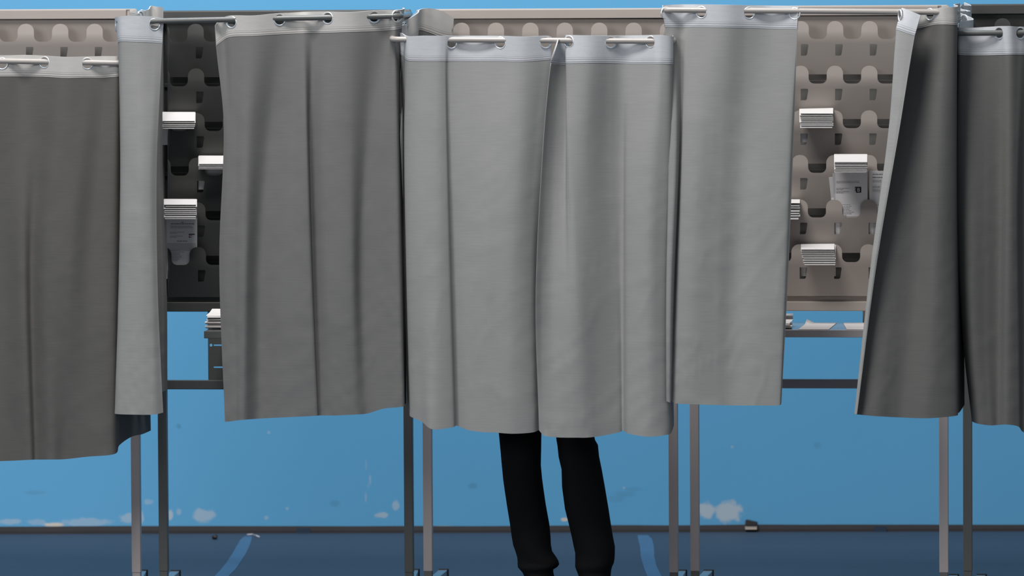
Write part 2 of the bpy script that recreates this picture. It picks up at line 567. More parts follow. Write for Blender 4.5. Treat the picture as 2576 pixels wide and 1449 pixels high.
def make_booth(key, lx, rx, ytop, yrow, dcol, ybot, ybar, yshelf, style, label, feet):
    cx = (lx + rx) / 2
    pl, pr = P(lx, 1000, 0), P(rx, 1000, 0)
    base = Vector(((pl.x + pr.x) / 2, 0, 0))
    root = thing('voting_booth', label, 'booth', base, 'voting booths in the row')
    mt, mp, ms = M[style], M[style + '_panel'], M['shelf_' + style]
    Z = lambda py, Y=0.0: P(cx, py, Y).z
    X = lambda px: P(px, 500, -0.02).x
    xl, xr = pl.x, pr.x
    hw = 0.0145
    ztop = Z(ytop)
    for sx, x in ((0, xl), (1, xr)):
        bm = bmesh.new()
        bm_box(bm, (x - hw, -hw, Z(1438)), (x + hw, hw, ztop - 0.002), 0.0022)
        leg = from_bm('leg', bm, mt, root)
        bm = bmesh.new()
        bm_box(bm, (x - hw + .0012, -hw + .0012, 0.034), (x + hw - .0012, hw - .0012, Z(1438)), 0.002)
        from_bm('leg_sleeve', bm, mt if style == 'dark' or key == 0 else M['sleeve'], leg)
        fx, fy = feet[sx]
        e = G(fx, fy, 0.034)
        L = e.y
        dx = e.x - x
        bm = bmesh.new()
        bm_box(bm, (x - hw, -0.40, 0.003), (x + hw, L, 0.034), 0.002)
        for v in bm.verts:
            v.co.x += dx * v.co.y / L
        ft = from_bm('foot', bm, M['foot_steel'], leg)
        # end caps close the foot tube at both ends
        for ya, yb, ex in ((L - .0005, L + .009, dx), (-0.409, -0.3995, -dx * .4 / L)):
            bm = bmesh.new()
            bm_box(bm, (x - hw - .001 + ex, ya, 0.0), (x + hw + .003 + ex, yb, 0.037), 0.001)
            from_bm('foot_cap', bm, M['cap'], root)
    # frame rails
    a, b_ = xl + hw, xr - hw
    bm = bmesh.new()
    bm_box(bm, (a, -0.026, Z(ytop + 23.5)), (b_, 0.014, ztop), 0.002)
    bm_box(bm, (xl - hw, -0.016, ztop - 0.003), (xr + hw, 0.016, ztop + 0.002), 0.001)
    from_bm('top_rail', bm, mp, root)
    bm = bmesh.new()
    bm_box(bm, (a, -0.030, Z(ybot)), (b_, 0.014, Z(ybot - 24)), 0.0022)
    bm_box(bm, (a, -0.017, Z(ybot - 24)), (b_, 0.010, Z(ybot - 36)), 0.001)
    from_bm('bottom_rail', bm, mp, root)
    bm = bmesh.new()
    bm_box(bm, (a, -hw + .002, Z(ybar + 23)), (b_, hw - .002, Z(ybar)), 0.002)
    from_bm('crossbar', bm, mt, root)
    # back board
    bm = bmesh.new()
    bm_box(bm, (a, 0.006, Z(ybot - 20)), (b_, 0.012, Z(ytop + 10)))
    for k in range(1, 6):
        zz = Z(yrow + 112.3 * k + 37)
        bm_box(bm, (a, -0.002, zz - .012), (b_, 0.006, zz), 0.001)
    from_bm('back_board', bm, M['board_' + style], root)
    # pocket tiers
    cols = [lx + dcol + 86.6 * k for k in range(-1, 8)]
    drift = {1: 1.1, 3: -0.6}.get(key, 0)
    x0p, x1p = lx + 12.5, rx - 12.5
    cols = [c for c in cols if x0p - 30 < c < x1p + 30]

    def fn_for(top):
        def fn(px, npy):
            py = -npy
            s = (py - top) * S
            Y = tier_y(s)
            q = P(px, py, Y)
            q.y = Y
            return q
        return fn
    # plain top plate behind the first row of tongues
    f0 = fn_for(ytop + 25)
    bm = plate_bm([(x0p, -(ytop + 25)), (x1p, -(ytop + 25)), (x1p, -(ytop + 86)), (x0p, -(ytop + 86))], [],
                  lambda px, npy: P(px, -npy, 0.0) + Vector((0, -0.016 + 0.24 * (-npy - ytop - 25) * S, 0)), 0.0012)
    from_bm('top_plate', bm, mp, root)
    for k in range(6):
        top = yrow + 112.3 * k
        bot = top + (134 if k < 5 else ybot - 36 - top)
        outer, holes = tier_outline(x0p, x1p, [c + drift * k for c in cols], 0, top, bot)
        ex = [(x0p + 5 + 7.3 * i, -(top + 22 + 3.6 * j)) for i in range(int((x1p - x0p - 6) / 7.3)) for j in range(11)]
        bm = plate_bm(outer, holes, fn_for(top), 0.0012, ex)
        from_bm('pocket_tier', bm, mp, root)
    # shelf with folded lip and two slotted bracket plates
    sl, sr = lx + 104, rx - 104
    zs = P(cx, yshelf, -0.40).z
    xsl, xsr = P(sl, yshelf, -0.40).x, P(sr, yshelf, -0.40).x
    bm = bmesh.new()
    bm_box(bm, (xsl, -0.40, zs - 0.0235), (xsr, -0.396, zs), 0.0012)
    lip = from_bm('shelf_lip', bm, mt, root)
    bm = bmesh.new()
    bm_box(bm, (xsl, -0.396, zs - 0.004), (xsr, 0.012, zs - 0.0005), 0.001)
    bm_box(bm, (xsl, -0.396, zs - 0.0235), (xsl + .003, 0.0, zs - 0.001), 0.0005)
    bm_box(bm, (xsr - .003, -0.396, zs - 0.0235), (xsr, 0.0, zs - 0.001), 0.0005)
    from_bm('shelf', bm, ms, root)
    for side in (0, 1):
        s0 = lx + 113 if side == 0 else rx - 113
        sg = 1 if side == 0 else -1
        e1 = s0 + sg * 92
        outer = [(s0, -(ybar + 2)), (e1, -(ybar + 2)), (e1, -(ybot - 3)), (s0, -(ybot - 3))]
        hl = []
        for yy in (0.50, 0.82):
            yc = ybot + (ybar - ybot) * yy
            h = [(s0 + sg * 12, -(yc + 1.6)), (s0 + sg * 80, -(yc + 1.6)), (s0 + sg * 80, -(yc - 1.6)), (s0 + sg * 12, -(yc - 1.6))]
            hl.append(h)
        yc = ybot + (ybar - ybot) * 0.50
        hl.append([(s0 + sg * 5 + 3.6 * math.cos(t * math.pi / 6), -yc + 3.6 * math.sin(t * math.pi / 6)) for t in range(12)])

        def fb(px, npy):
            q = P(px, -npy, -0.016)
            q.y = 0.013
            return q
        bm = plate_bm(outer, hl, fb, 0.0015)
        xa = P(s0, 860, 0).x
        bm_box(bm, (xa - .001, 0.0145, Z(ybar)), (xa + .001, 0.04, Z(ybot - 3)))
        from_bm('shelf_bracket', bm, mt, root)
    BOOTHS[key] = dict(root=root, yrow=yrow, cols=cols, lx=lx, rx=rx, ytop=ytop, zshelf=zs, style=style, ztop=ztop, xl=xl, xr=xr)
    return root


make_booth(0, -279, 340.5, 25, 60, 84, 783, 956, 832, 'beige', 'beige voting booth cut by the left edge, its curtain rail sagging lowest', ((-245, 1436), (358, 1435)))
make_booth(1, 409, 1027, 27, 60, 83, 783, 956.5, 833, 'dark', 'dark grey voting booth with its curtain half open, left of the occupied booth', ((441, 1436), (1042, 1433)))
make_booth(2, 1075, 1693.5, 23, 57, 86, 782, 955, 831, 'beige', 'beige voting booth with curtains closed around the standing person', ((1115, 1433), (1715, 1435)))
make_booth(3, 1747, 2374, 15.5, 53, 94, 781, 953.5, 830, 'beige', 'beige voting booth standing open, its ballot pockets showing', ((1782, 1435), (2399, 1446)))
make_booth(4, 2434, 3062, 10.5, 46, 88, 778, 951, 828, 'dark', 'dark grey voting booth cut by the right edge, behind the darkest curtain', ((2469, 1446), (3085, 1450)))


def rail(key, left, right, Y0, ymid=None, attach=None):
    """U-shaped curtain rail, front corners at pixels left/right, arms running back to the posts"""
    bt = BOOTHS[key]
    p1, p2 = P(left[0], left[1], Y0), P(right[0], right[1], Y0)
    xa, xb = bt['xl'], bt['xr']
    za = bt['ztop'] - 0.012
    e1, e2 = Vector((xa - 0.02, -0.016, za)), Vector((xb + 0.016, -0.016, za))
    path = rounded_path([e1, p1, p2, e2], 0.028)
    bm = bmesh.new()
    bm_tube(bm, path, 0.0088, 14)
    for e, x in ((e1, xa), (e2, xb)):
        bm_box(bm, (min(e.x, x) - .004, -0.02, za - .012), (max(e.x, x) + .004, -0.0142, za + .012), 0.001)
    o = from_bm('curtain_rail', bm, M['rod_' + bt['style']], bt['root'], smooth=True)
    return o


Y0 = {0: -0.705, 1: -0.735, 2: -0.755, 3: -0.735, 4: -0.675}
rail(0, (-398, 146), (309, 159), Y0[0])
rail(1, (296, 55), (1008, 40), Y0[1])
rail(2, (984, 99), (1694, 104), Y0[2])
rail(3, (1666, 25), (2408, 31), Y0[3])
rail(4, (2394, 84), (3110, 76), Y0[4])


# ------------------------------------------------------------------ curtains
def crom(p0, p1, p2, p3, t):
    return 0.5 * ((2 * p1) + (-p0 + p2) * t + (2 * p0 - 5 * p1 + 4 * p2 - p3) * t * t + (-p0 + 3 * p1 - 3 * p2 + p3) * t ** 3)


class Sheet:
    """cloth surface through traced rows of columns; row = list of (px, py, d)"""

    def __init__(self, Y, rows, seed=0, wr=1.0):
        self.Y, self.seed, self.wr = Y, seed, wr
        self.n = len(rows[0])
        for r in rows:
            assert len(r) == self.n, (self.n, len(r))
        self.rows = [[P(px, py, Y + d) for (px, py, d) in r] for r in rows]
        zs = [sum(q.z for q in r) / self.n for r in self.rows]
        self.vp = [(zs[0] - z) / (zs[0] - zs[-1]) for z in zs]

    def row_at(self, i, t):
        r = self.rows[i]
        k = min(int(t), self.n - 2)
        f = t - k
        p0 = r[k - 1] if k > 0 else r[0] * 2 - r[1]
        p3 = r[k + 2] if k + 2 < self.n else r[-1] * 2 - r[-2]
        return crom(p0, r[k], r[k + 1], p3, f)

    def at(self, t, v):
        vp = self.vp
        k = 0
        while k < len(vp) - 2 and v > vp[k + 1]:
            k += 1
        h = vp[k + 1] - vp[k]
        f = (v - vp[k]) / h
        a, b_ = self.row_at(k, t), self.row_at(k + 1, t)
        if k > 0:
            m0 = (b_ - self.row_at(k - 1, t)) / (vp[k + 1] - vp[k - 1]) * h
        else:
            m0 = b_ - a
        if k + 2 < len(vp):
            m1 = (self.row_at(k + 2, t) - a) / (vp[k + 2] - vp[k]) * h
        else:
            m1 = b_ - a
        f2, f3 = f * f, f * f * f
        q = a * (2 * f3 - 3 * f2 + 1) + m0 * (f3 - 2 * f2 + f) + b_ * (-2 * f3 + 3 * f2) + m1 * (f3 - f2)
        if v > vp[1]:
            w = min(1, (v - vp[1]) / 0.15) * self.wr
            s = self.seed * 17.3
            nz = noise.noise(Vector((q.x * 7 + s, q.z * 2.0, s))) * 0.005
            nz += noise.noise(Vector((q.x * 16 + q.z * 7 + s, q.z * 6 - q.x * 5, s + 5))) * 0.0013
            # pulled creases, strongest low on the cloth
            cr = noise.noise(Vector((q.x * 9 - q.z * 11 + s, q.z * 9, s + 9)))
            nz += -max(0, 0.12 - abs(cr)) * 0.012 * (0.3 + v)
            q = q + Vector((0, nz * w, 0))
        return q


def build_cloth(name, sh, v0, v1, nu_per, nv, mats, parent, thick, uvfn=None, holes=(), smooth=True):
    nu = (sh.n - 1) * nu_per
    bm = bmesh.new()
    uvl = bm.loops.layers.uv.new('UVMap')
    uvs = {}
    L = [0.0]
    pr = sh.at(0, v0)
    for i in range(1, nu + 1):
        q = sh.at(i / nu_per, v0)
        L.append(L[-1] + (q - pr).length)
        pr = q

    def l_to_t(a):
        lo, hi = 0, nu
        while hi - lo > 1:
            m_ = (lo + hi) // 2
            if L[m_] <= a:
                lo = m_
            else:
                hi = m_
        return (lo + (a - L[lo]) / max(1e-9, L[hi] - L[lo])) / nu_per
    if holes:
        H = holes['height']
        outer = [(L[i], 0.0) for i in range(0, nu + 1)] + [(L[i], H) for i in range(nu, -1, -1)]
        loops, cent = [], []
        for (t, vb, r) in holes['list']:
            i0 = min(int(t * nu_per), nu)
            a = L[i0]
            if a < r * 1.15 or a > L[-1] - r * 1.15:
                continue
            loops.append([(a + r * math.cos(2 * math.pi * k / 20), vb + r * math.sin(2 * math.pi * k / 20)) for k in range(20)])
            cent.append((a, vb, r))
        ex = []
        for i in range(1, nu):
            for j in range(1, 8):
                a, b_ = L[i], H * j / 8
                if all((a - c[0]) ** 2 + (b_ - c[1]) ** 2 > (c[2] * 1.12) ** 2 for c in cent):
                    ex.append((a, b_))
        V, Fc = cdt_faces(outer, loops, ex)
        verts = []
        for p in V:
            v = v0 + (v1 - v0) * (1 - p.y / H)
            w = bm.verts.new(sh.at(l_to_t(min(max(p.x, 0), L[-1])), v))
            uvs[w] = (p.x, p.y)
            verts.append(w)
        for f in Fc:
            cxy = sum((V[i] for i in f), Vector((0, 0))) / len(f)
            if any((cxy.x - c[0]) ** 2 + (cxy.y - c[1]) ** 2 < (c[2] * 0.97) ** 2 for c in cent):
                continue
            try:
                bm.faces.new([verts[i] for i in f])
            except ValueError:
                pass
    else:
        grid = []
        for j in range(nv + 1):
            v = v0 + (v1 - v0) * j / nv
            row = []
            for i in range(nu + 1):
                w = bm.verts.new(sh.at(i / nu_per, v))
                uvs[w] = (L[i], -w.co.z)
                row.append(w)
            grid.append(row)
        for j in range(nv):
            for i in range(nu):
                bm.faces.new((grid[j][i], grid[j + 1][i], grid[j + 1][i + 1], grid[j][i + 1]))
    for f in bm.faces:
        for lp in f.loops:
            lp[uvl].uv = uvs[lp.vert]
    # consistent winding: u to the right, v down -> front side towards the viewer
    bm.normal_update()
    for f in bm.faces:
        if holes:
            a, b_, c_ = [Vector(uvs[v]) for v in f.verts[:3]]
            if (b_ - a).cross(c_ - a) < 0:
                f.normal_flip()
    for e in bm.edges:
        if e.is_boundary:
            e.smooth = False
    me = bpy.data.meshes.new(name)
    bm.to_mesh(me)
    bm.free()
    o = obj(name, me, mats, None, smooth)
    if parent is not None:
        o.parent = parent
        o.matrix_parent_inverse = Matrix.Translation(-parent.location)
    md = o.modifiers.new('cloth', 'SOLIDIFY')
    md.thickness = thick
    md.offset = 0
    md.use_even_offset = False
    md.material_offset = 1
    md.material_offset_rim = 0
    return o


def grommet_mesh():
    bm = bmesh.new()
    Rm, seg, sg = 0.0176, 28, 8
    ring = []
    for i in range(seg):
        a = 2 * math.pi * i / seg
        c_ = Vector((math.cos(a), 0, math.sin(a)))
        ring.append([bm.verts.new(c_ * Rm + c_ * (0.0026 * math.cos(2 * math.pi * k / sg)) + Vector((0, 0.0032 * math.sin(2 * math.pi * k / sg), 0))) for k in range(sg)])
    for i in range(seg):
        for k in range(sg):
            bm.faces.new((ring[i][k], ring[(i + 1) % seg][k], ring[(i + 1) % seg][(k + 1) % sg], ring[i][(k + 1) % sg]))
    bmesh.ops.recalc_face_normals(bm, faces=bm.faces)
    me = bpy.data.meshes.new('grommet')
    bm.to_mesh(me)
    bm.free()
    me.materials.append(M['chrome'])
    for p in me.polygons:
        p.use_smooth = True
    return me


GROM = grommet_mesh()


def make_curtain(label, Y, rows, front, back, head_front, head_back, grommets, seed, nu=10, nv=70, wr=1.0, name='booth_curtain', gback=0.0):
    """rows[0] upper edge, rows[1] lower hem of the header tape, ... rows[-1] bottom hem; grommets = [(t, py)]"""
    sh = Sheet(Y, rows, seed, wr)
    mid = sh.at((sh.n - 1) / 2, 0.0)
    root = thing(name, label, 'curtain', (mid.x, Y, sh.at((sh.n - 1) / 2, 1.0).z), 'booth curtains')
    build_cloth('cloth', sh, sh.vp[1], 1.0, nu, nv, [front, back], root, 0.0014)
    # header
    H = sum((sh.at(t, 0) - sh.at(t, sh.vp[1])).length for t in range(sh.n)) / sh.n
    hl = []
    for (t, py) in grommets:
        zt, zb = sh.at(t, 0.0).z, sh.at(t, sh.vp[1]).z
        px = W_PX / 2
        # z of the rod at this spot
        q = sh.at(t, 0.0)
        # project: find the z for pixel row py at the depth of the cloth
        k = (q - CAM).dot(FWD)
        zz = (CAM + (FWD - UP * ((py - H_PX / 2) / F_PX)) * k)
        # correct for roll with the point's own sideways offset
        sx = (q - CAM).dot(RIGHT)
        zz = (CAM + FWD * k + RIGHT * sx - UP * ((py - H_PX / 2) / F_PX) * k).z
        hl.append((t, max(0.02, min(H - 0.02, H * (zz - zb) / (zt - zb))), 0.0165))
    hd = build_cloth('header', sh, 0.0, sh.vp[1] + 0.002, nu, 8, [head_front, head_back], root, 0.0032, holes=dict(height=H, list=hl))
    for (t, hb, r) in hl:
        v = sh.vp[1] * (1 - hb / H)
        e = 0.03
        c_ = sh.at(t, v)
        du = (sh.at(min(sh.n - 1.001, t + e), v) - sh.at(max(0, t - e), v)).normalized()
        dv = Vector((0, 0, 1))
        nrm = du.cross(dv).normalized()
        du = dv.cross(nrm).normalized()
        g = bpy.data.objects.new('grommet', GROM)
        C.objects.link(g)
        g.parent = hd
        mw = Matrix((( -du.x, nrm.x, dv.x, c_.x), (-du.y, nrm.y, dv.y, c_.y), (-du.z, nrm.z, dv.z, c_.z), (0, 0, 0, 1)))
        g.matrix_parent_inverse = Matrix.Translation(-root.location)
        g.matrix_basis = Matrix.Translation(root.location) @ Matrix.Translation(-root.location) @ mw if False else mw
        g.matrix_parent_inverse = Matrix()
        # header sits at world identity under root, so its children use world coordinates directly
    return root


def R(xs, ys, ds):
    return list(zip(xs, ys, ds))


# booth 0 : dark curtain at the left edge, wraps back round the right corner
make_curtain('dark grey curtain at the left edge, hanging lowest, with a beige header',
    Y0[0], [
    R([-390, -300, -200, -90, 5, 62, 112, 165, 219, 262, 296, 312, 332, 350, 362], [136, 136, 136, 137, 139, 138, 140, 143, 142, 141, 141, 137, 127, 116, 104],
      [0, .02, -.02, .02, 0, .024, 0, -.026, 0, .02, .016, .10, .22, .42, .60]),
    R([-390, -300, -200, -90, 5, 62, 112, 165, 219, 262, 298, 314, 334, 351, 364], [190, 190, 190, 190, 190, 190, 191, 194, 193, 193, 190, 186, 176, 165, 152],
      [0, .02, -.02, .02, .0, .022, 0, -.024, .0, .018, .016, .10, .22, .42, .60]),
    R([-390, -310, -210, -95, 0, 55, 82, 120, 175, 225, 288, 315, 338, 356, 370], [640] * 15,
      [0, .02, -.02, .01, .03, .0, .022, -.018, -.02, .012, .02, .11, .22, .42, .60]),
    R([-390, -310, -210, -95, 0, 70, 92, 128, 165, 220, 288, 300, 330, 358, 379], [1162, 1162, 1163, 1161, 1160, 1157, 1156, 1156, 1155, 1149, 1142, 1120, 1099, 1092, 1083],
      [0, .02, -.02, .01, .025, -.005, .016, -.016, .004, .0, .014, .11, .22, .42, .60])],
    M['darkcloth'], M['light'], M['head_beige'], M['head_white'], [(4, 160), (6, 157), (8, 160)], 1)

# booth 1, left : light strip bunched in the corner, runs back along the side arm
make_curtain('narrow light grey curtain gathered at the left corner of the dark booth, with white header',
    Y0[1], [
    R([410, 396, 380, 372, 350, 366, 336, 350, 316, 290, 303, 345, 389, 411], [19, 17, 15, 24, 26, 27, 31, 33, 40, 45, 41, 40, 42, 47],
      [.58, .56, .55, .50, .44, .38, .30, .22, .14, .07, -.015, -.024, .0, .014]),
    R([410, 397, 382, 374, 352, 368, 340, 352, 322, 300, 303, 345, 387, 408], [66, 64, 62, 72, 74, 76, 80, 84, 92, 108, 102, 103, 105, 107],
      [.58, .56, .55, .50, .44, .38, .30, .22, .14, .07, -.015, -.024, .0, .012]),
    R([409, 402, 390, 376, 352, 368, 342, 352, 324, 310, 305, 345, 375, 394], [430] * 14,
      [.58, .56, .55, .50, .44, .38, .30, .22, .14, .07, -.004, -.03, -.02, .006]),
    R([419, 410, 396, 380, 352, 366, 342, 350, 322, 306, 300, 345, 378, 397], [740] * 14,
      [.58, .56, .55, .50, .44, .38, .30, .22, .14, .07, -.004, -.03, -.02, .004]),
    R([421, 412, 400, 380, 352, 366, 338, 348, 316, 300, 291, 340, 385, 410], [980, 984, 990, 1000, 1004, 1010, 1014, 1020, 1026, 1034, 1041, 1043, 1043, 1038],
      [.58, .56, .55, .50, .44, .38, .30, .22, .14, .07, -.004, -.028, -.02, .008])],
    M['light'], M['mid'], M['head_white'], M['head_beige'], [(12, 56), (9.0, 57), (3.6, 35), (5.5, 37)], 2, nu=12)

# booth 1, right : mid grey curtain with beige header
make_curtain('mid grey curtain with beige header, second from left, pulled back from the open gap',
    Y0[1], [
    R([541, 556, 582, 640, 703, 742, 765, 790, 825, 883, 941, 974, 1001, 1016, 1014], [64, 47, 39, 39, 33, 31, 30, 29, 29, 30, 27, 26, 25, 22, 19],
      [.012, .022, 0, -.025, 0, .02, .026, .022, 0, -.025, 0, .014, 0.004, .06, .14]),
    R([543, 562, 584, 640, 703, 742, 764, 790, 825, 883, 941, 972, 994, 1010, 1008], [113, 99, 90, 88, 84, 82, 81, 80, 80, 78, 76, 74, 72, 68, 64],
      [.012, .022, 0, -.02, .005, .012, .01, .022, 0, -.018, .01, .024, .01, .06, .14]),
    R([563, 574, 592, 626, 680, 735, 769, 782, 822, 880, 925, 960, 998, 1004, 1006], [320] * 15,
      [.012, .0, -.012, -.026, .022, .004, -.012, .022, -.014, -.012, .026, .018, .006, .06, .14]),
    R([552, 568, 590, 618, 655, 722, 778, 788, 824, 882, 910, 958, 1003, 1013, 1020], [660] * 15,
      [.012, -.004, -.014, -.028, .024, -.008, -.016, .022, -.012, -.016, .024, .02, .004, .06, .14]),
    R([566, 580, 594, 614, 655, 715, 792, 804, 845, 890, 925, 965, 1013, 1017, 1022], [1061, 1060, 1058, 1056, 1053, 1050, 1046, 1045, 1045, 1043, 1040, 1028, 1023, 1018, 1014],
      [.0, -.008, -.016, -.026, .02, -.006, -.012, .012, -.012, -.014, .012, .016, .0, .06, .14])],
    M['mid'], M['light'], M['head_beige'], M['head_white'], [(2, 53), (4, 49), (8, 45), (10, 43), (12, 41)], 3)

# booth 2, left half
make_curtain('light grey curtain, left half of the closed pair hiding the person',
    Y0[2], [
    R([1141, 1112, 1080, 1056, 1050, 1024, 1010, 1022, 1002, 998, 1012, 1026, 1062, 1098, 1117, 1138, 1168, 1205, 1259, 1315, 1372, 1387], [46, 28, 21, 24, 33, 50, 60, 62, 68, 78, 84, 91, 90, 90, 90, 90, 90, 90, 90, 92, 90, 92],
      [.66, .63, .60, .56, .46, .40, .30, .22, .16, .08, .04, -.012, -.024, -.024, -.016, 0, .02, .022, 0, -.024, 0, .01]),
    R([1138, 1108, 1078, 1054, 1050, 1030, 1014, 1026, 1010, 1006, 1016, 1028, 1063, 1098, 1118, 1130, 1168, 1205, 1259, 1315, 1371, 1386], [96, 90, 79, 73, 88, 106, 115, 118, 124, 132, 140, 150, 152, 152, 152, 152, 152, 152, 152, 153, 149, 147],
      [.66, .63, .60, .56, .46, .40, .30, .22, .16, .08, .04, -.008, -.02, -.022, -.012, 0.002, .008, .010, 0, -.02, 0.006, .014]),
    R([1068, 1066, 1064, 1060, 1056, 1008, 1030, 1010, 1034, 1014, 1020, 1019, 1052, 1094, 1121, 1130, 1170, 1215, 1255, 1310, 1352, 1375], [330] * 22,
      [.63, .61, .59, .56, .46, .40, .32, .24, .18, .12, .08, .03, -.012, -.024, -.012, .006, -.002, -.006, -.014, -.022, .004, .02]),
    R([1070, 1067, 1065, 1062, 1058, 1006, 1036, 1008, 1036, 1016, 1026, 1023, 1052, 1095, 1128, 1138, 1170, 1210, 1240, 1290, 1334, 1352], [660] * 22,
      [.63, .61, .59, .56, .46, .40, .32, .24, .18, .12, .08, .036, -.004, -.026, -.014, .012, -.004, -.018, -.024, -.026, .0, .022]),
    R([1072, 1070, 1068, 1066, 1062, 1020, 1040, 1020, 1042, 1026, 1034, 1032, 1060, 1088, 1138, 1148, 1178, 1215, 1245, 1290, 1338, 1357], [1030, 1026, 1020, 1014, 1008, 1002, 1006, 1012, 1020, 1028, 1038, 1047, 1060, 1080, 1075, 1071, 1082, 1087, 1088, 1091, 1088, 1081],
      [.63, .61, .59, .56, .46, .40, .32, .24, .18, .12, .08, .05, .012, -.03, -.012, .016, -.006, -.018, -.022, -.024, -.004, .02])],
    M['light'], M['mid'], M['head_white'], M['head_beige'], [(5.4, 53), (8.3, 75), (15, 104), (18, 104), (20, 104)], 4, wr=0.7)

# booth 2, right half
make_curtain('light grey curtain, right half of the closed pair hiding the person',
    Y0[2], [
    R([1405, 1404, 1412, 1430, 1424, 1432, 1480, 1537, 1562, 1592, 1637, 1664, 1691, 1690, 1684, 1678], [96, 99, 100, 99, 89, 88, 89, 90, 89, 89, 88, 88, 91, 88, 84, 80],
      [-.016, .004, .022, .034, .018, 0, -.026, 0, .02, .022, 0, -.022, -.004, .06, .16, .28]),
    R([1386, 1392, 1408, 1430, 1424, 1431, 1480, 1533, 1562, 1592, 1637, 1664, 1690, 1690, 1686, 1680], [158, 159, 160, 161, 157, 157, 156, 156, 157, 158, 158, 158, 159, 156, 152, 148],
      [-.02, .002, .024, .034, .014, -.004, -.024, .008, .022, .014, 0, -.02, -.004, .06, .16, .28]),
    R([1364, 1376, 1396, 1422, 1425, 1436, 1475, 1530, 1566, 1580, 1630, 1662, 1688, 1690, 1690, 1688], [400] * 16,
      [-.026, -.004, .016, .026, .002, -.014, -.006, .036, .046, .008, -.02, -.016, .006, .06, .16, .28]),
    R([1348, 1366, 1390, 1420, 1440, 1462, 1500, 1548, 1567, 1580, 1625, 1658, 1684, 1688, 1690, 1690], [760] * 16,
      [-.032, -.012, -.002, -.012, -.022, -.018, .012, .048, .054, .01, -.02, -.012, .012, .06, .16, .28]),
    R([1356, 1370, 1396, 1425, 1450, 1475, 1510, 1555, 1568, 1582, 1625, 1656, 1684, 1690, 1693, 1695], [1083, 1096, 1100, 1101, 1101, 1101, 1097, 1088, 1083, 1091, 1098, 1097, 1092, 1084, 1076, 1070],
      [-.024, -.024, -.022, -.022, -.022, -.014, .01, .04, .048, .008, -.016, -.012, .012, .06, .16, .28])],
    M['light'], M['mid'], M['head_white'], M['head_white'], [(5, 104), (7, 104), (10, 104)], 5)

# booth 3, left
make_curtain('light grey curtain with white header left of the open beige booth',
    Y0[3], [
    R([1667, 1690, 1712, 1732, 1765, 1826, 1884, 1940, 2000, 2008], [13, 12, 11, 11, 11, 12, 13, 14, 15, 16],
      [0, .02, .026, .02, 0, -.026, 0, .022, 0, -.006]),
    R([1672, 1692, 1713, 1730, 1765, 1826, 1884, 1940, 1998, 2006], [66, 66, 66, 66, 66, 67, 68, 70, 71, 72],
      [0, .012, .024, .014, 0, -.022, 0, .014, 0, -.004]),
    R([1682, 1702, 1713, 1722, 1760, 1815, 1870, 1925, 1982, 1997], [330] * 10,
      [-.018, -.016, .016, -.004, -.016, -.004, .014, .004, -.004, .006]),
    R([1676, 1690, 1698, 1708, 1745, 1800, 1850, 1905, 1965, 1981], [720] * 10,
      [-.03, -.026, .016, -.006, -.018, -.002, .016, .0, -.006, .006]),
    R([1676, 1686, 1689, 1702, 1745, 1800, 1845, 1900, 1955, 1965], [1009, 1013, 1010, 1015, 1017, 1019, 1020, 1020, 1020, 1017],
      [-.03, -.024, .0, -.008, -.014, -.004, .006, .0, -.004, .004])],
    M['light'], M['mid'], M['head_white'], M['head_white'], [(0.32, 33), (4, 31), (6, 33), (8, 34)], 6, nu=14)

# booth 3, right : dark, leading edge folded over to show its pale back
make_curtain('charcoal curtain with its left edge folded over to show a pale reverse',
    Y0[3], [
    R([2316, 2294, 2274, 2270, 2282, 2318, 2354, 2380, 2404, 2408, 2400, 2414], [38, 29, 21, 21, 26, 26, 21, 18, 17, 14, 11, 8],
      [-.06, -.05, -.03, -.012, .018, .03, 0, -.018, -.004, .05, .12, .2]),
    R([2302, 2280, 2261, 2257, 2276, 2316, 2352, 2380, 2404, 2408, 2404, 2416], [87, 80, 73, 73, 74, 68, 60, 59, 60, 57, 54, 51],
      [-.06, -.05, -.034, -.012, .014, .028, .004, -.014, -.002, .05, .12, .2]),
    R([2262, 2253, 2240, 2237, 2248, 2285, 2325, 2365, 2402, 2406, 2406, 2416], [330, 325, 320, 320, 320, 320, 320, 320, 320, 320, 320, 320],
      [-.05, -.045, -.03, -.012, .02, .026, .022, -.014, .006, .05, .12, .2]),
    R([2203, 2198, 2192, 2190, 2202, 2250, 2305, 2352, 2400, 2405, 2413, 2424], [680] * 12,
      [-.03, -.03, -.022, -.008, .008, .016, .02, -.016, .012, .05, .12, .2]),
    R([2156, 2153, 2151, 2150, 2160, 2205, 2265, 2335, 2403, 2408, 2414, 2426], [1042, 1042, 1042, 1042, 1043, 1047, 1050, 1052, 1046, 1040, 1036, 1018],
      [-.02, -.018, -.014, -.004, .006, -.004, .014, -.018, .008, .05, .12, .2])],
    M['charcoal'], M['light'], M['head_beige'], M['head_white'], [(2.5, 39), (5.6, 36)], 7, nu=12)

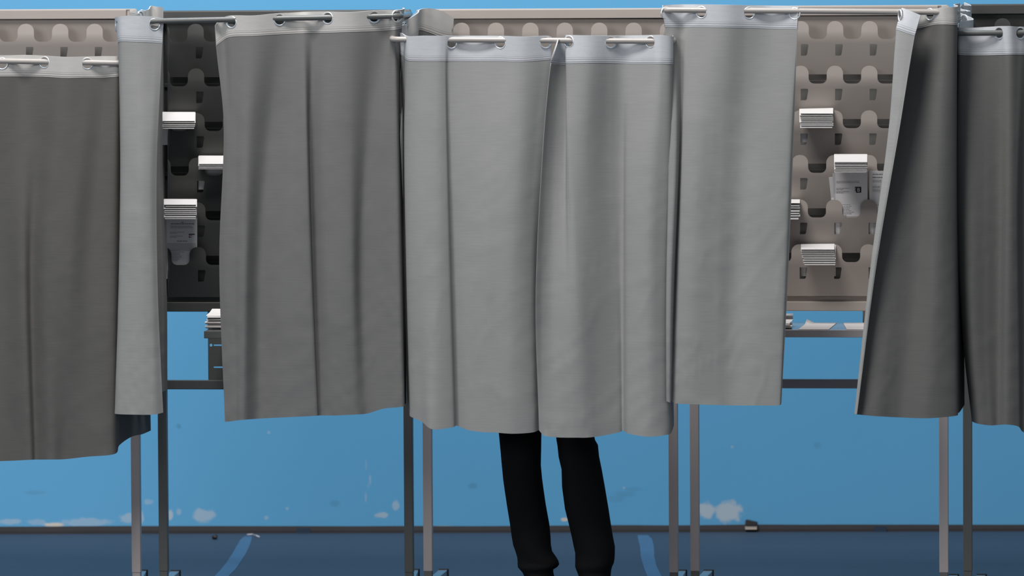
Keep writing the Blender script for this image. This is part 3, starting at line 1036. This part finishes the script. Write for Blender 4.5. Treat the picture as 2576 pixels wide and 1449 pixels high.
# booth 4 : charcoal curtain cut by the right edge
make_curtain('charcoal curtain with white header, cut by the right edge of the view',
    Y0[4], [
    R([2426, 2442, 2416, 2410, 2440, 2412, 2448, 2414, 2408, 2412, 2440, 2478, 2514, 2540, 2566, 2600, 2660, 2740, 2830, 2920, 3010, 3100], [6, 14, 14, 20, 28, 30, 48, 54, 62, 69, 70, 68, 66, 66, 67, 67, 67, 67, 66, 66, 65, 64],
      [.60, .52, .46, .40, .33, .26, .20, .13, .06, .022, .028, .026, 0, -.024, 0, .026, 0, -.025, 0, .025, 0, 0]),
    R([2428, 2444, 2420, 2414, 2440, 2418, 2446, 2420, 2412, 2412, 2440, 2478, 2514, 2540, 2566, 2600, 2660, 2740, 2830, 2920, 3010, 3100], [72, 80, 80, 86, 94, 96, 112, 118, 128, 135, 137, 137, 136, 135, 135, 135, 135, 135, 134, 134, 133, 132],
      [.60, .52, .46, .40, .33, .26, .20, .13, .06, .022, .024, .02, .008, -.016, 0, .022, 0, -.02, 0, .02, 0, 0]),
    R([2432, 2436, 2428, 2424, 2430, 2422, 2426, 2418, 2410, 2406, 2440, 2480, 2515, 2535, 2557, 2580, 2650, 2740, 2830, 2920, 3010, 3100], [500] * 22,
      [.60, .52, .46, .40, .33, .26, .20, .14, .08, .03, .004, .014, .02, -.014, -.004, .03, .0, -.02, 0, .02, 0, 0]),
    R([2440, 2442, 2438, 2436, 2438, 2434, 2436, 2434, 2430, 2424, 2446, 2480, 2512, 2532, 2560, 2582, 2650, 2740, 2830, 2920, 3010, 3100], [860] * 22,
      [.60, .52, .46, .40, .33, .26, .20, .14, .09, .05, .004, .01, .018, -.014, -.002, .026, .0, -.02, 0, .02, 0, 0]),
    R([2450, 2450, 2450, 2450, 2450, 2450, 2450, 2450, 2448, 2446, 2462, 2490, 2512, 2532, 2562, 2580, 2650, 2740, 2830, 2920, 3010, 3100], [1030, 1032, 1034, 1036, 1038, 1040, 1044, 1050, 1056, 1060, 1066, 1070, 1069, 1068, 1073, 1090, 1106, 1104, 1100, 1100, 1096, 1094],
      [.60, .52, .46, .40, .33, .26, .20, .14, .10, .06, .012, .006, .014, -.012, .0, .022, .0, -.02, 0, .02, 0, 0])],
    M['charcoal'], M['light'], M['head_white'], M['head_white'], [(2.0, 16), (3.6, 24), (5.4, 34), (7.4, 46), (12, 83), (14, 83), (16, 82)], 8)


# ------------------------------------------------------------------ ballots
def sheet_obj(name, bm, mat, label, cat, group, origin):
    o = from_bm(name, bm, mat, origin=origin)
    tag(o, label, cat, group)
    return o


def fold_stack(booth, row, x0, x1, ytop, ybot, n, label, group, top_face=0.5, rise=None, skew=0.0, jit=2.0, seed=0, fan=0.0):
    """ballot papers standing in a pocket and flopping forward over its edge"""
    rnd = random.Random(seed)
    bt = BOOTHS[booth]
    tt = bt['yrow'] + 112.3 * row

    def plane(py, off):
        return paper_y((py - tt) * S) + off
    for i in range(n):
        f = i / max(1, n - 1)
        j = rnd.uniform(-jit, jit)
        xa, xb = x0 + j + fan * f, x1 + j * 0.6 + fan * f * 0.5
        if i == n - 1:
            xb -= 2
        off = 0.0135 - 0.0085 * f               # front papers nearest the tongues
        y_in = tt + 80
        yt = ytop + 3.0 * f
        y_e0 = ytop + (ybot - ytop) * top_face   # front edge of the topmost paper
        ye = y_e0 + (ybot - y_e0) * f + (rnd.uniform(-1.0, 1.0) if 0 < i < n - 1 else 0)
        prof = [(y_in, plane(y_in, off)), ((y_in + yt) / 2, plane((y_in + yt) / 2, off)), (yt + 3, plane(yt + 3, off)),
                (yt + 0.8, plane(yt, off) - 0.003)]
        yb = plane(yt, off)
        dep = 0.062 - 0.012 * f
        for k in range(1, 6):
            u = k / 5
            prof.append((yt + (ye - yt) * (0.25 * u + 0.75 * u * u), yb - 0.004 - dep * u))
        bm = bmesh.new()
        prev = None
        for (py, Y) in prof:
            tl = skew * (1 if py < tt + 5 else 0)
            a, c_ = P(xa, py + tl * 0.5 - rnd.uniform(0, .3), Y), P(xb, py - tl * 0.5, Y)
            va, vb = bm.verts.new(a), bm.verts.new(c_)
            if prev:
                bm.faces.new((prev[0], prev[1], vb, va))
            prev = (va, vb)
        o = sheet_obj('ballot_paper', bm, [M['paper']], label, 'ballot', group, P((xa + xb) / 2, ytop + 10, plane(tt, off)))
        for p in o.data.polygons:
            p.use_smooth = False
        md = o.modifiers.new('thickness', 'SOLIDIFY')
        md.thickness = 0.0009
        md.offset = 0


def word_rows(bm, fn, rows, rnd, tall=1.0):
    """small word-like bars on a paper; rows = (x0, x1, y, h) in paper px"""
    for (a, b_, y, h) in rows:
        x = a
        while x < b_ - 1:
            w = min(rnd.uniform(3, 9), b_ - x)
            q = [fn(x, y - h / 2), fn(x + w, y - h / 2), fn(x + w, y + h / 2), fn(x, y + h / 2)]
            bm.faces.new([bm.verts.new(p_) for p_ in q])
            x += w + rnd.uniform(0.7, 1.3)


def printed_ballot(booth, row, corners, label, group=None, rowsdef=(), bold=(), off=0.004, logo=None, seed=0, name='printed_ballot', mat='paper_print'):
    """flat printed ballot standing in a pocket; corners TL, TR, BR, BL in px"""
    rnd = random.Random(seed)
    bt = BOOTHS[booth]
    tt = bt['yrow'] + 112.3 * row

    def pt(px, py, e=0.0):
        Y = paper_y((py - tt) * S) + off - e
        return P(px, py, Y)
    TL, TR, BR, BL = corners
    root = thing(name, label, 'ballot', pt((BL[0] + BR[0]) / 2, BL[1]), group)
    bm = bmesh.new()
    prev = None
    for k in range(7):
        u = k / 6
        a = pt(TL[0] + (BL[0] - TL[0]) * u, TL[1] + (BL[1] - TL[1]) * u)
        c_ = pt(TR[0] + (BR[0] - TR[0]) * u, TR[1] + (BR[1] - TR[1]) * u)
        row_ = (bm.verts.new(a), bm.verts.new(c_))
        if prev:
            bm.faces.new((prev[0], prev[1], row_[1], row_[0]))
        prev = row_
    o = from_bm('sheet', bm, M[mat], root)
    md = o.modifiers.new('thickness', 'SOLIDIFY')
    md.thickness = 0.0006
    md.offset = 0
    fn = lambda x, y: pt(x, y, 0.0007)
    if rowsdef:
        bm = bmesh.new()
        word_rows(bm, fn, rowsdef, rnd)
        from_bm('printed_lines', bm, M['ink_soft'], root)
    if bold:
        bm = bmesh.new()
        word_rows(bm, fn, bold, rnd)
        from_bm('bold_heading', bm, M['ink'], root)
    if logo:
        logo(root, pt)
    return root


def eb_logo(root, pt):
    """black square mark with a white B and three teeth at its left edge"""
    x0, x1, y0, y1 = 2153.5, 2166.5, 470.5, 485.0
    bm = bmesh.new()
    outer = [(x0, -y1), (x1, -y1 + .6), (x1, -y0), (x0 - 3, -y0 + .3), (x0 - 3, -y0 - 2.2), (x0, -y0 - 2.2), (x0, -y0 - 4.2), (x0 - 3, -y0 - 4.2), (x0 - 3, -y0 - 6.0),
             (x0, -y0 - 6.0), (x0, -y0 - 8.2), (x0 - 3, -y0 - 8.2), (x0 - 3, -y0 - 10.0), (x0, -y0 - 10.0)]
    bm = plate_bm(outer, [], lambda a, b_: pt(a, -b_, 0.0012), 0.0003)
    lg = from_bm('party_mark', bm, M['ink_black'], root)
    # letter B from an outline with two counters
    def q(a, b_):
        return (x0 + 3.2 + a * 6.6, -(y1 - 2.6) + b_ * 9.6)
    arc = lambda cx, cy, rx, ry, a0, a1: [(cx + rx * math.cos(math.radians(a0 + (a1 - a0) * k / 8)), cy + ry * math.sin(math.radians(a0 + (a1 - a0) * k / 8))) for k in range(9)]
    out = [(0, 0)] + arc(.6, .27, .4, .27, -90, 65) + arc(.58, .77, .36, .23, -60, 90) + [(0, 1)]
    h1 = [(.3, .15), (.58, .16), (.66, .28), (.58, .41), (.3, .42)]
    h2 = [(.3, .62), (.55, .62), (.62, .72), (.55, .84), (.3, .84)]
    bm = plate_bm([q(*p_) for p_ in out], [[q(*p_) for p_ in h1], [q(*p_) for p_ in h2]], lambda a, b_: pt(a, -b_, 0.0016), 0.0003)
    from_bm('white_letter', bm, M['paper'], lg)


def small_logo(root, pt):
    bm = bmesh.new()
    for (a, b_, y0, y1) in ((475, 489, 588, 591),):
        x = a
        for w in (3, 2, 3, 2, 3):
            bm.faces.new([bm.verts.new(pt(*c_, 0.0009)) for c_ in ((x, y0), (x + w, y0), (x + w, y1), (x, y1))])
            x += w + .4
    bm.faces.new([bm.verts.new(pt(*c_, 0.0009)) for c_ in ((475, 595), (478, 595), (478, 598), (475, 598))])
    lg = from_bm('party_mark', bm, M['ink_black'], root)
    bm = bmesh.new()
    for (x0, x1, y0, y1) in ((475, 480, 592, 593.6), (480.6, 483, 592, 593.6), (479, 481.5, 595.5, 597.8)):
        bm.faces.new([bm.verts.new(pt(*c_, 0.0009)) for c_ in ((x0, y0), (x1, y0), (x1, y1), (x0, y1))])
    from_bm('red_print', bm, M['ink_red'], lg)


fold_stack(1, 2, 410, 491, 281, 324, 5, 'white ballot paper in the topmost pile of the dark grey booth', 'ballots in the upper left pocket of the dark booth', .55, seed=1)
fold_stack(1, 3, 500, 581, 391, 426, 6, 'white ballot paper in the pile half hidden by the mid grey curtain', 'ballots in the half hidden pocket of the dark booth', .62, seed=2, jit=1)
fold_stack(1, 5, 414, 494, 500, 551, 8, 'white ballot paper drooping above the printed ballot in the dark booth', 'ballots drooping above the printed one in the dark booth', .30, seed=3, jit=2.5)
printed_ballot(1, 5, [(419, 548), (496, 549), (496, 700), (421, 700)], 'white printed ballot standing under the drooping pile in the dark booth',
               rowsdef=[(429, 482, 569.5, 1.4), (429, 486, 573, 1.4), (428, 462, 584, 1.2), (428, 446, 587, 1.2), (428, 460, 594, 1.2), (428, 444, 597, 1.2)] +
                       [(432, 432 + w, 619.5 + 3.6 * k, 1.1) for k, w in enumerate((22, 24, 30, 21, 32, 22, 22, 25, 24, 20, 14))],
               bold=[(456, 462, 559.5, 1.6), (430, 490, 563, 1.8), (445, 471, 606.5, 1.6), (439, 478, 610.5, 1.9)], logo=small_logo, seed=5)
fold_stack(3, 2, 2012, 2095, 272, 322, 9, 'white ballot paper in the topmost pile of the open beige booth', 'ballots in the topmost filled pocket of the open beige booth', .28, seed=6, skew=2.0, jit=2.5)
fold_stack(3, 4, 2100, 2182, 387, 434, 8, 'white ballot paper flopped over above the printed ballot with the black B mark', 'ballots flopped over the black-marked ballot', .45, seed=7, jit=2.0)
printed_ballot(3, 4, [(2094, 436), (2150, 436), (2160, 600), (2104, 600)], 'blank-looking greyish ballot peeping out left of the black-marked ballot', off=0.0072, mat='paper_grey', name='ballot_paper')
printed_ballot(3, 4, [(2085, 446), (2140, 440), (2155, 600), (2101, 600)], 'tilted white ballot leaning out furthest left behind the black-marked ballot', off=0.0095, name='ballot_paper')
printed_ballot(3, 4, [(2101, 430), (2182, 431), (2183, 600), (2102.5, 600)], 'white printed ballot with a square black B mark in the open beige booth', off=0.003,
               rowsdef=[(2104, 2160, 456, 1.2), (2104, 2163, 459.5, 1.3), (2104, 2139, 473.5, 1.1), (2104, 2122, 477, 1.1), (2104, 2137, 482, 1.1), (2104, 2121, 485, 1.1)] +
                       [(2117, 2117 + w, 507.8 + 3.7 * k, 1.1) for k, w in enumerate((18, 18, 22, 25, 21, 20, 24, 31, 26, 14, 12))] + [(2112, 2118, 561 + 3.7 * k, 1.1) for k in range(8)],
               bold=[(2120, 2152, 494, 1.7), (2119, 2153, 497.5, 1.9)], logo=eb_logo, seed=8)
printed_ballot(3, 4, [(2187, 430), (2266, 430), (2266, 600), (2187, 600)], 'white printed ballot half hidden behind the folded edge of the charcoal curtain',
               rowsdef=[(2195, 2217, 453.5, 1.2), (2195, 2217, 457, 1.2), (2195, 2215, 468.8, 1.1), (2195, 2215, 472, 1.1), (2195, 2214, 477.5, 1.1), (2195, 2214, 480.5, 1.1)] +
                       [(2200, 2224, 504 + 3.8 * k, 1.1) for k in range(9)] + [(2197, 2204, 560 + 3.8 * k, 1.1) for k in range(8)],
               bold=[(2195, 2224, 438.3, 1.5), (2195, 2224, 446.2, 1.7)], seed=9)
fold_stack(3, 4, 1930, 2012, 501, 552, 7, 'white ballot paper in the pile peeping past the light grey curtain', 'ballots peeping past the tall light curtain', .2, seed=10, jit=2.5)
fold_stack(3, 5, 2015, 2099, 613, 667, 9, 'white ballot paper in the fanned lowest pile of the open beige booth', 'ballots fanned in the lowest pocket of the open beige booth', .28, seed=11, fan=8.0, jit=1.5, skew=1.0)


# ------------------------------------------------------------------ papers on the shelves
def shelf_z(k):
    return BOOTHS[k]['zshelf']


def flat_paper(name, label, cat, quad, z, lift=None, group=None):
    """paper lying on the shelf; quad of (px, Y) corners front-left, front-right, back-right, back-left"""
    bm = bmesh.new()
    cs = []
    for (px, Y) in quad:
        q = P(px, 825, Y)
        cs.append(Vector((q.x, Y, z)))
    nI = 8
    grid = []
    for i in range(nI + 1):
        row = []
        for j in range(nI + 1):
            u, v = i / nI, j / nI
            a = cs[0].lerp(cs[1], u)
            b_ = cs[3].lerp(cs[2], u)
            q = a.lerp(b_, v)
            if lift:
                q.z += lift(u, v)
            row.append(bm.verts.new(q))
        grid.append(row)
    for i in range(nI):
        for j in range(nI):
            bm.faces.new((grid[i][j], grid[i + 1][j], grid[i + 1][j + 1], grid[i][j + 1]))
    o = from_bm(name, bm, M['paper'], origin=cs[0].lerp(cs[2], 0.5))
    md = o.modifiers.new('thickness', 'SOLIDIFY')
    md.thickness = 0.0006
    tag(o, label, cat, group)
    return o


z3 = shelf_z(3) + 0.0009
flat_paper('ballot_paper', 'white ballot lying flat on the beige shelf with one curled-up corner', 'ballot',
           [(2008, -0.385), (2085, -0.385), (2105, -0.04), (2030, -0.04)], z3,
           lambda u, v: 0.012 * max(0, v - 0.75) * 4 * max(0, 1 - u * 4))
flat_paper('ballot_paper', 'white ballot lying flat on the beige shelf beside the charcoal curtain', 'ballot',
           [(2130, -0.385), (2212, -0.385), (2205, -0.04), (2121, -0.04)], z3)


def folded_pile(label, x0, x1, Y, z, n, seed, grp, lean=1.0):
    """ballots folded over and left in an untidy pile on the shelf"""
    rnd = random.Random(seed)
    w = abs(P(x1, 825, Y).x - P(x0, 825, Y).x)
    xc = (P(x1, 825, Y).x + P(x0, 825, Y).x) / 2
    for i in range(n):
        bm = bmesh.new()
        dx, dy, tw = rnd.uniform(-.004, .004), rnd.uniform(-.008, .008), rnd.uniform(-.06, .06)
        zb = z + 0.0042 * i
        prof = [(-.05, 0.0), (0.0, 0.0005), (.045, .0008), (.053, .003), (.048, .0052), (.0, .0036 + .004 * lean * i / n), (-.045, .003 + .010 * lean * i / n)]
        prev = None
        for (yy, zz) in prof:
            row = []
            for s in (-1, 1):
                x, y = s * w / 2, -yy
                row.append(bm.verts.new((xc + dx + x * math.cos(tw) - y * math.sin(tw), Y + dy + x * math.sin(tw) + y * math.cos(tw), zb + min(zz, 0.02))))
            if prev:
                bm.faces.new((prev[0], prev[1], row[1], row[0]))
            prev = row
        o = sheet_obj('folded_ballot', bm, M['paper_print'], label, 'ballot', grp, Vector((xc, Y, zb)))
        md = o.modifiers.new('thickness', 'SOLIDIFY')
        md.thickness = 0.0006


folded_pile('folded white ballot in the untidy pile on the dark shelf', 526, 606, -0.24, shelf_z(1) + .001, 10, 4, 'folded ballots on the dark shelf', 2.0)
folded_pile('folded white ballot in the low pile on the beige shelf', 1916, 1990, -0.30, shelf_z(3) + .001, 4, 5, 'folded ballots on the beige shelf')
# a paper curled over the low pile
bm = bmesh.new()
prev = None
pz = shelf_z(3) + .018
for k in range(13):
    a = math.radians(-60 + 205 * k / 12)
    y, z = -0.22 + 0.028 * math.cos(a) , pz + 0.010 + 0.013 * math.sin(a)
    row = [bm.verts.new((P(x, 815, y).x, y, z)) for x in (1930, 1995)]
    if prev:
        bm.faces.new((prev[0], prev[1], row[1], row[0]))
    prev = row
o = sheet_obj('curled_paper', bm, M['paper_grey'], 'greyish paper curled over behind the low pile on the beige shelf', 'paper', None, P(1962, 815, -0.22))
o.modifiers.new('thickness', 'SOLIDIFY').thickness = 0.0006
for p_ in o.data.polygons:
    p_.use_smooth = True

# ------------------------------------------------------------------ the person in the booth
PY = -0.575
pc = P(1378, 1090, PY)
person = thing('person', 'person in black trousers standing behind the closed curtain, seen from behind', 'person', (pc.x, PY, 0))


def loft(bm, rings, seg=20):
    rr = []
    for (c_, rx, ry) in rings:
        rr.append([bm.verts.new((c_[0] + rx * math.cos(2 * math.pi * k / seg), c_[1] + ry * math.sin(2 * math.pi * k / seg), c_[2])) for k in range(seg)])
    for i in range(len(rr) - 1):
        for k in range(seg):
            bm.faces.new((rr[i][k], rr[i][(k + 1) % seg], rr[i + 1][(k + 1) % seg], rr[i + 1][k]))
    bm.faces.new(rr[0][::-1])
    bm.faces.new(rr[-1])


LEGS = {'L': ([(1090, 1255, 1362), (1135, 1259, 1361), (1172, 1262, 1360), (1182, 1263, 1361), (1205, 1265, 1363), (1235, 1269, 1367), (1270, 1274, 1372), (1320, 1282, 1381), (1350, 1286, 1384),
               (1372, 1290, 1385), (1388, 1296, 1388), (1402, 1300, 1398), (1412, 1301, 1404), (1420, 1301, 1406), (1427, 1302, 1401), (1433, 1307, 1391), (1441, 1314, 1391), (1452, 1319, 1394), (1478, 1322, 1396)]),
        'R': ([(1090, 1398, 1493), (1108, 1400, 1497), (1120, 1402, 1504), (1150, 1405, 1507), (1180, 1412, 1513), (1225, 1413, 1521), (1280, 1420, 1530), (1320, 1430, 1536), (1350, 1437, 1541), (1375, 1442, 1546),
               (1392, 1446, 1546), (1408, 1446, 1545), (1418, 1446, 1543), (1426, 1446, 1539), (1434, 1449, 1537), (1444, 1453, 1536), (1455, 1457, 1535), (1478, 1460, 1534)])}

bm = bmesh.new()
hip_z = 0.86
hipc = P(1352, 900, PY)
segN = 28
for key, rows in LEGS.items():
    rings = []
    # upper part hidden by the curtain: thigh up to the crotch
    sx = -1 if key == 'L' else 1
    first = rows[0]
    c1 = (P(first[1], first[0], PY) + P(first[2], first[0], PY)) / 2
    r1 = (P(first[2], first[0], PY) - P(first[1], first[0], PY)).length / 2
    for k in range(4):
        u = k / 4
        zt = 0.84 + (c1.z - 0.84) * u
        rings.append(((hipc.x + sx * 0.085 + (c1.x - hipc.x - sx * 0.085) * u, PY, zt), 0.088 + (r1 - 0.088) * u, 0.09 + (0.076 - 0.09) * u))
    for i, (py, a, b_) in enumerate(rows):
        pa, pb = P(a, py, PY), P(b_, py, PY)
        low = max(0.0, (py - 1370) / 80.0)
        ry = 0.074 - 0.012 * min(1, max(0, (py - 1090) / 250)) + 0.006 * low * math.sin(py * 0.6)
        yy = PY + 0.012 * math.sin((py - 1090) / 160.0)
        rings.append((((pa.x + pb.x) / 2, yy, (pa.z + pb.z) / 2), (pb.x - pa.x) / 2, ry))
    rr = []
    for (c_, rx, ry) in rings:
        ring = []
        for k in range(segN):
            a = 2 * math.pi * k / segN
            x, y = rx * math.cos(a), ry * math.sin(a)
            wv = 1 - 0.055 * (0.5 + 0.5 * math.sin(a * 3 + c_[2] * 50)) * abs(math.sin(a)) if c_[2] < 0.2 else 1 - 0.03 * abs(math.sin(a)) * math.sin(c_[2] * 38 + a * 2)
            ring.append(bm.verts.new((c_[0] + x, c_[1] + y * wv, c_[2])))
        rr.append(ring)
    for i in range(len(rr) - 1):
        for k in range(segN):
            bm.faces.new((rr[i][k], rr[i][(k + 1) % segN], rr[i + 1][(k + 1) % segN], rr[i + 1][k]))
    bm.faces.new(rr[0][::-1])
    bm.faces.new(rr[-1])
# seat and waist
loft(bm, [((hipc.x, PY, 0.80), 0.14, 0.085), ((hipc.x, PY, 0.86), 0.168, 0.098), ((hipc.x, PY, 0.93), 0.165, 0.098), ((hipc.x - .005, PY, 1.0), 0.145, 0.088), ((hipc.x - .005, PY, 1.03), 0.14, 0.085)], 24)
from_bm('trousers', bm, M['trousers'], person, smooth=True)

# body: one skinned figure, back to the viewer, hands over the shelf
bx = hipc.x
zsh = shelf_z(2)
J = [('pelvis', (bx, PY, 0.92), (.12, .085)), ('belly', (bx - .004, PY, 1.05), (.115, .08)), ('chest', (bx - .006, PY, 1.22), (.135, .085)), ('neck0', (bx - .006, PY, 1.36), (.07, .06)),
     ('neck', (bx - .006, PY + .012, 1.42), (.048, .048)), ('jaw', (bx - .006, PY + .03, 1.47), (.058, .066)), ('head', (bx - .006, PY + .025, 1.545), (.074, .086)), ('crown', (bx - .006, PY + .02, 1.605), (.05, .06))]
E = [(0, 1), (1, 2), (2, 3), (3, 4), (4, 5), (5, 6), (6, 7)]
for sx in (-1, 1):
    b0 = len(J)
    J += [('sh', (bx + sx * .155, PY, 1.33), (.052, .05)), ('el', (bx + sx * .20, PY + .02, 1.08), (.04, .04)), ('wr', (bx + sx * .13, PY + .20, 1.02), (.027, .03)), ('palm', (bx + sx * .115, PY + .27, 1.02), (.02, .036))]
    E += [(3, b0), (b0, b0 + 1), (b0 + 1, b0 + 2), (b0 + 2, b0 + 3)]
    for k in range(4):
        f0 = len(J)
        J += [('f', (bx + sx * (.135 - .018 * k), PY + .315 + .006 * (1.5 - abs(k - 1.5)), 1.015), (.009, .009)), ('ft', (bx + sx * (.135 - .019 * k), PY + .345 + .008 * (1.5 - abs(k - 1.5)), .995), (.008, .008))]
        E += [(b0 + 3, f0), (f0, f0 + 1)]
    f0 = len(J)
    J += [('t', (bx + sx * .075, PY + .255, 1.01), (.010, .010)), ('tt', (bx + sx * .066, PY + .285, 1.0), (.009, .009))]
    E += [(b0 + 2, f0), (f0, f0 + 1)]
    lg = LEGS['L' if sx < 0 else 'R']
    h0 = len(J)
    kn = P((lg[0][1] + lg[0][2]) / 2, 1090, PY)
    an = P((lg[-3][1] + lg[-3][2]) / 2, 1449, PY)
    J += [('hip', (bx + sx * .085, PY, .86), (.08, .08)), ('knee', (kn.x, PY, kn.z), (.05, .052)), ('calf', ((kn.x * .6 + an.x * .4), PY, kn.z * .6 + an.z * .4), (.046, .048)), ('ankle', (an.x, PY, 0.085), (.032, .034)), ('toe', (an.x + .01, PY + .13, .04), (.03, .022))]
    E += [(0, h0), (h0, h0 + 1), (h0 + 1, h0 + 2), (h0 + 2, h0 + 3), (h0 + 3, h0 + 4)]
me = bpy.data.meshes.new('body')
me.from_pydata([Vector(j[1]) for j in J], E, [])
body = obj('body', me, M['skin'], person)
sk = body.modifiers.new('skin', 'SKIN')
sl = me.skin_vertices[0].data
for i, j in enumerate(J):
    sl[i].radius = j[2]
sl[0].use_root = True
sub = body.modifiers.new('sub', 'SUBSURF')
sub.levels = sub.render_levels = 2
# jumper
bm = bmesh.new()
loft(bm, [((bx, PY, 0.95), .158, .098), ((bx, PY, 1.08), .16, .105), ((bx, PY, 1.22), .178, .11), ((bx, PY, 1.32), .185, .095), ((bx, PY, 1.37), .12, .08), ((bx, PY + .008, 1.41), .066, .064)], 24)
for sx in (-1, 1):
    bm_tube(bm, [(bx + sx * .14, PY, 1.32), (bx + sx * .17, PY, 1.26), (bx + sx * .2, PY + .015, 1.09), (bx + sx * .19, PY + .06, 1.06), (bx + sx * .135, PY + .19, 1.02)], [.062, .06, .052, .05, .04], 14)
from_bm('jumper', bm, M['jumper'], person, smooth=True)
# hair with short crop
bm = bmesh.new()
bmesh.ops.create_uvsphere(bm, u_segments=24, v_segments=14, radius=1)
for v in bm.verts:
    v.co = Vector((bx - .006 + v.co.x * .084, PY + .012 + v.co.y * .092, 1.565 + v.co.z * .088))
for v in [v for v in bm.verts if v.co.z < 1.50 or (v.co.y > PY + .06 and v.co.z < 1.59)]:
    bm.verts.remove(v)
from_bm('hair', bm, M['hair'], person, smooth=True)
for key in LEGS:
    r = LEGS[key][-3]
    c_ = P((r[1] + r[2]) / 2, 1449, PY)
    x = c_.x
    bm = bmesh.new()
    loft(bm, [((x + .006, PY + .05, .014), .043, .13), ((x + .006, PY + .05, .03), .043, .128), ((x + .005, PY + .04, .05), .038, .11), ((x, PY + .005, .075), .036, .06), ((x, PY, .10), .036, .046)], 24)
    sh = from_bm('shoe', bm, M['shoe'], person, smooth=True)
    bm = bmesh.new()
    loft(bm, [((x + .006, PY + .05, .0), .044, .131), ((x + .006, PY + .05, .018), .0455, .1335)], 24)
    from_bm('sole', bm, M['sole'], sh)

# ------------------------------------------------------------------ light
def area(name, loc, target, sx, sy, power, col=(1, 1, 1)):
    l = bpy.data.lights.new(name, 'AREA')
    l.shape = 'RECTANGLE'
    l.size, l.size_y = sx, sy
    l.energy = power
    l.color = col
    o = bpy.data.objects.new(name, l)
    C.objects.link(o)
    o.location = loc
    o.rotation_euler = (Vector(target) - Vector(loc)).to_track_quat('-Z', 'Y').to_euler()
    return o


area('ceiling_lamp', (-0.8, -3.4, 6.8), (-0.5, 0, 0.6), 2.4, 1.4, 310, (1.0, 0.985, 0.97))
area('ceiling_lamp', (-0.8, -0.6, 6.8), (-0.5, 1.6, 0.8), 3.2, 1.0, 215, (1.0, 0.985, 0.97))
area('hall_lamp', (-5.2, -9.5, 4.6), (-0.2, 0, 0.8), 4.0, 3.0, 250, (0.97, 0.985, 1.0))

w = bpy.data.worlds.new('hall')
SC.world = w
w.use_nodes = True
w.node_tree.nodes['Background'].inputs[0].default_value = (0.93, 0.97, 1.0, 1)
w.node_tree.nodes['Background'].inputs[1].default_value = 0.30

SC.view_settings.view_transform = 'Standard'
SC.view_settings.look = 'None'
SC.view_settings.gamma = 1.0
SC.view_settings.use_curve_mapping = False
SC.view_settings.exposure = 0.0
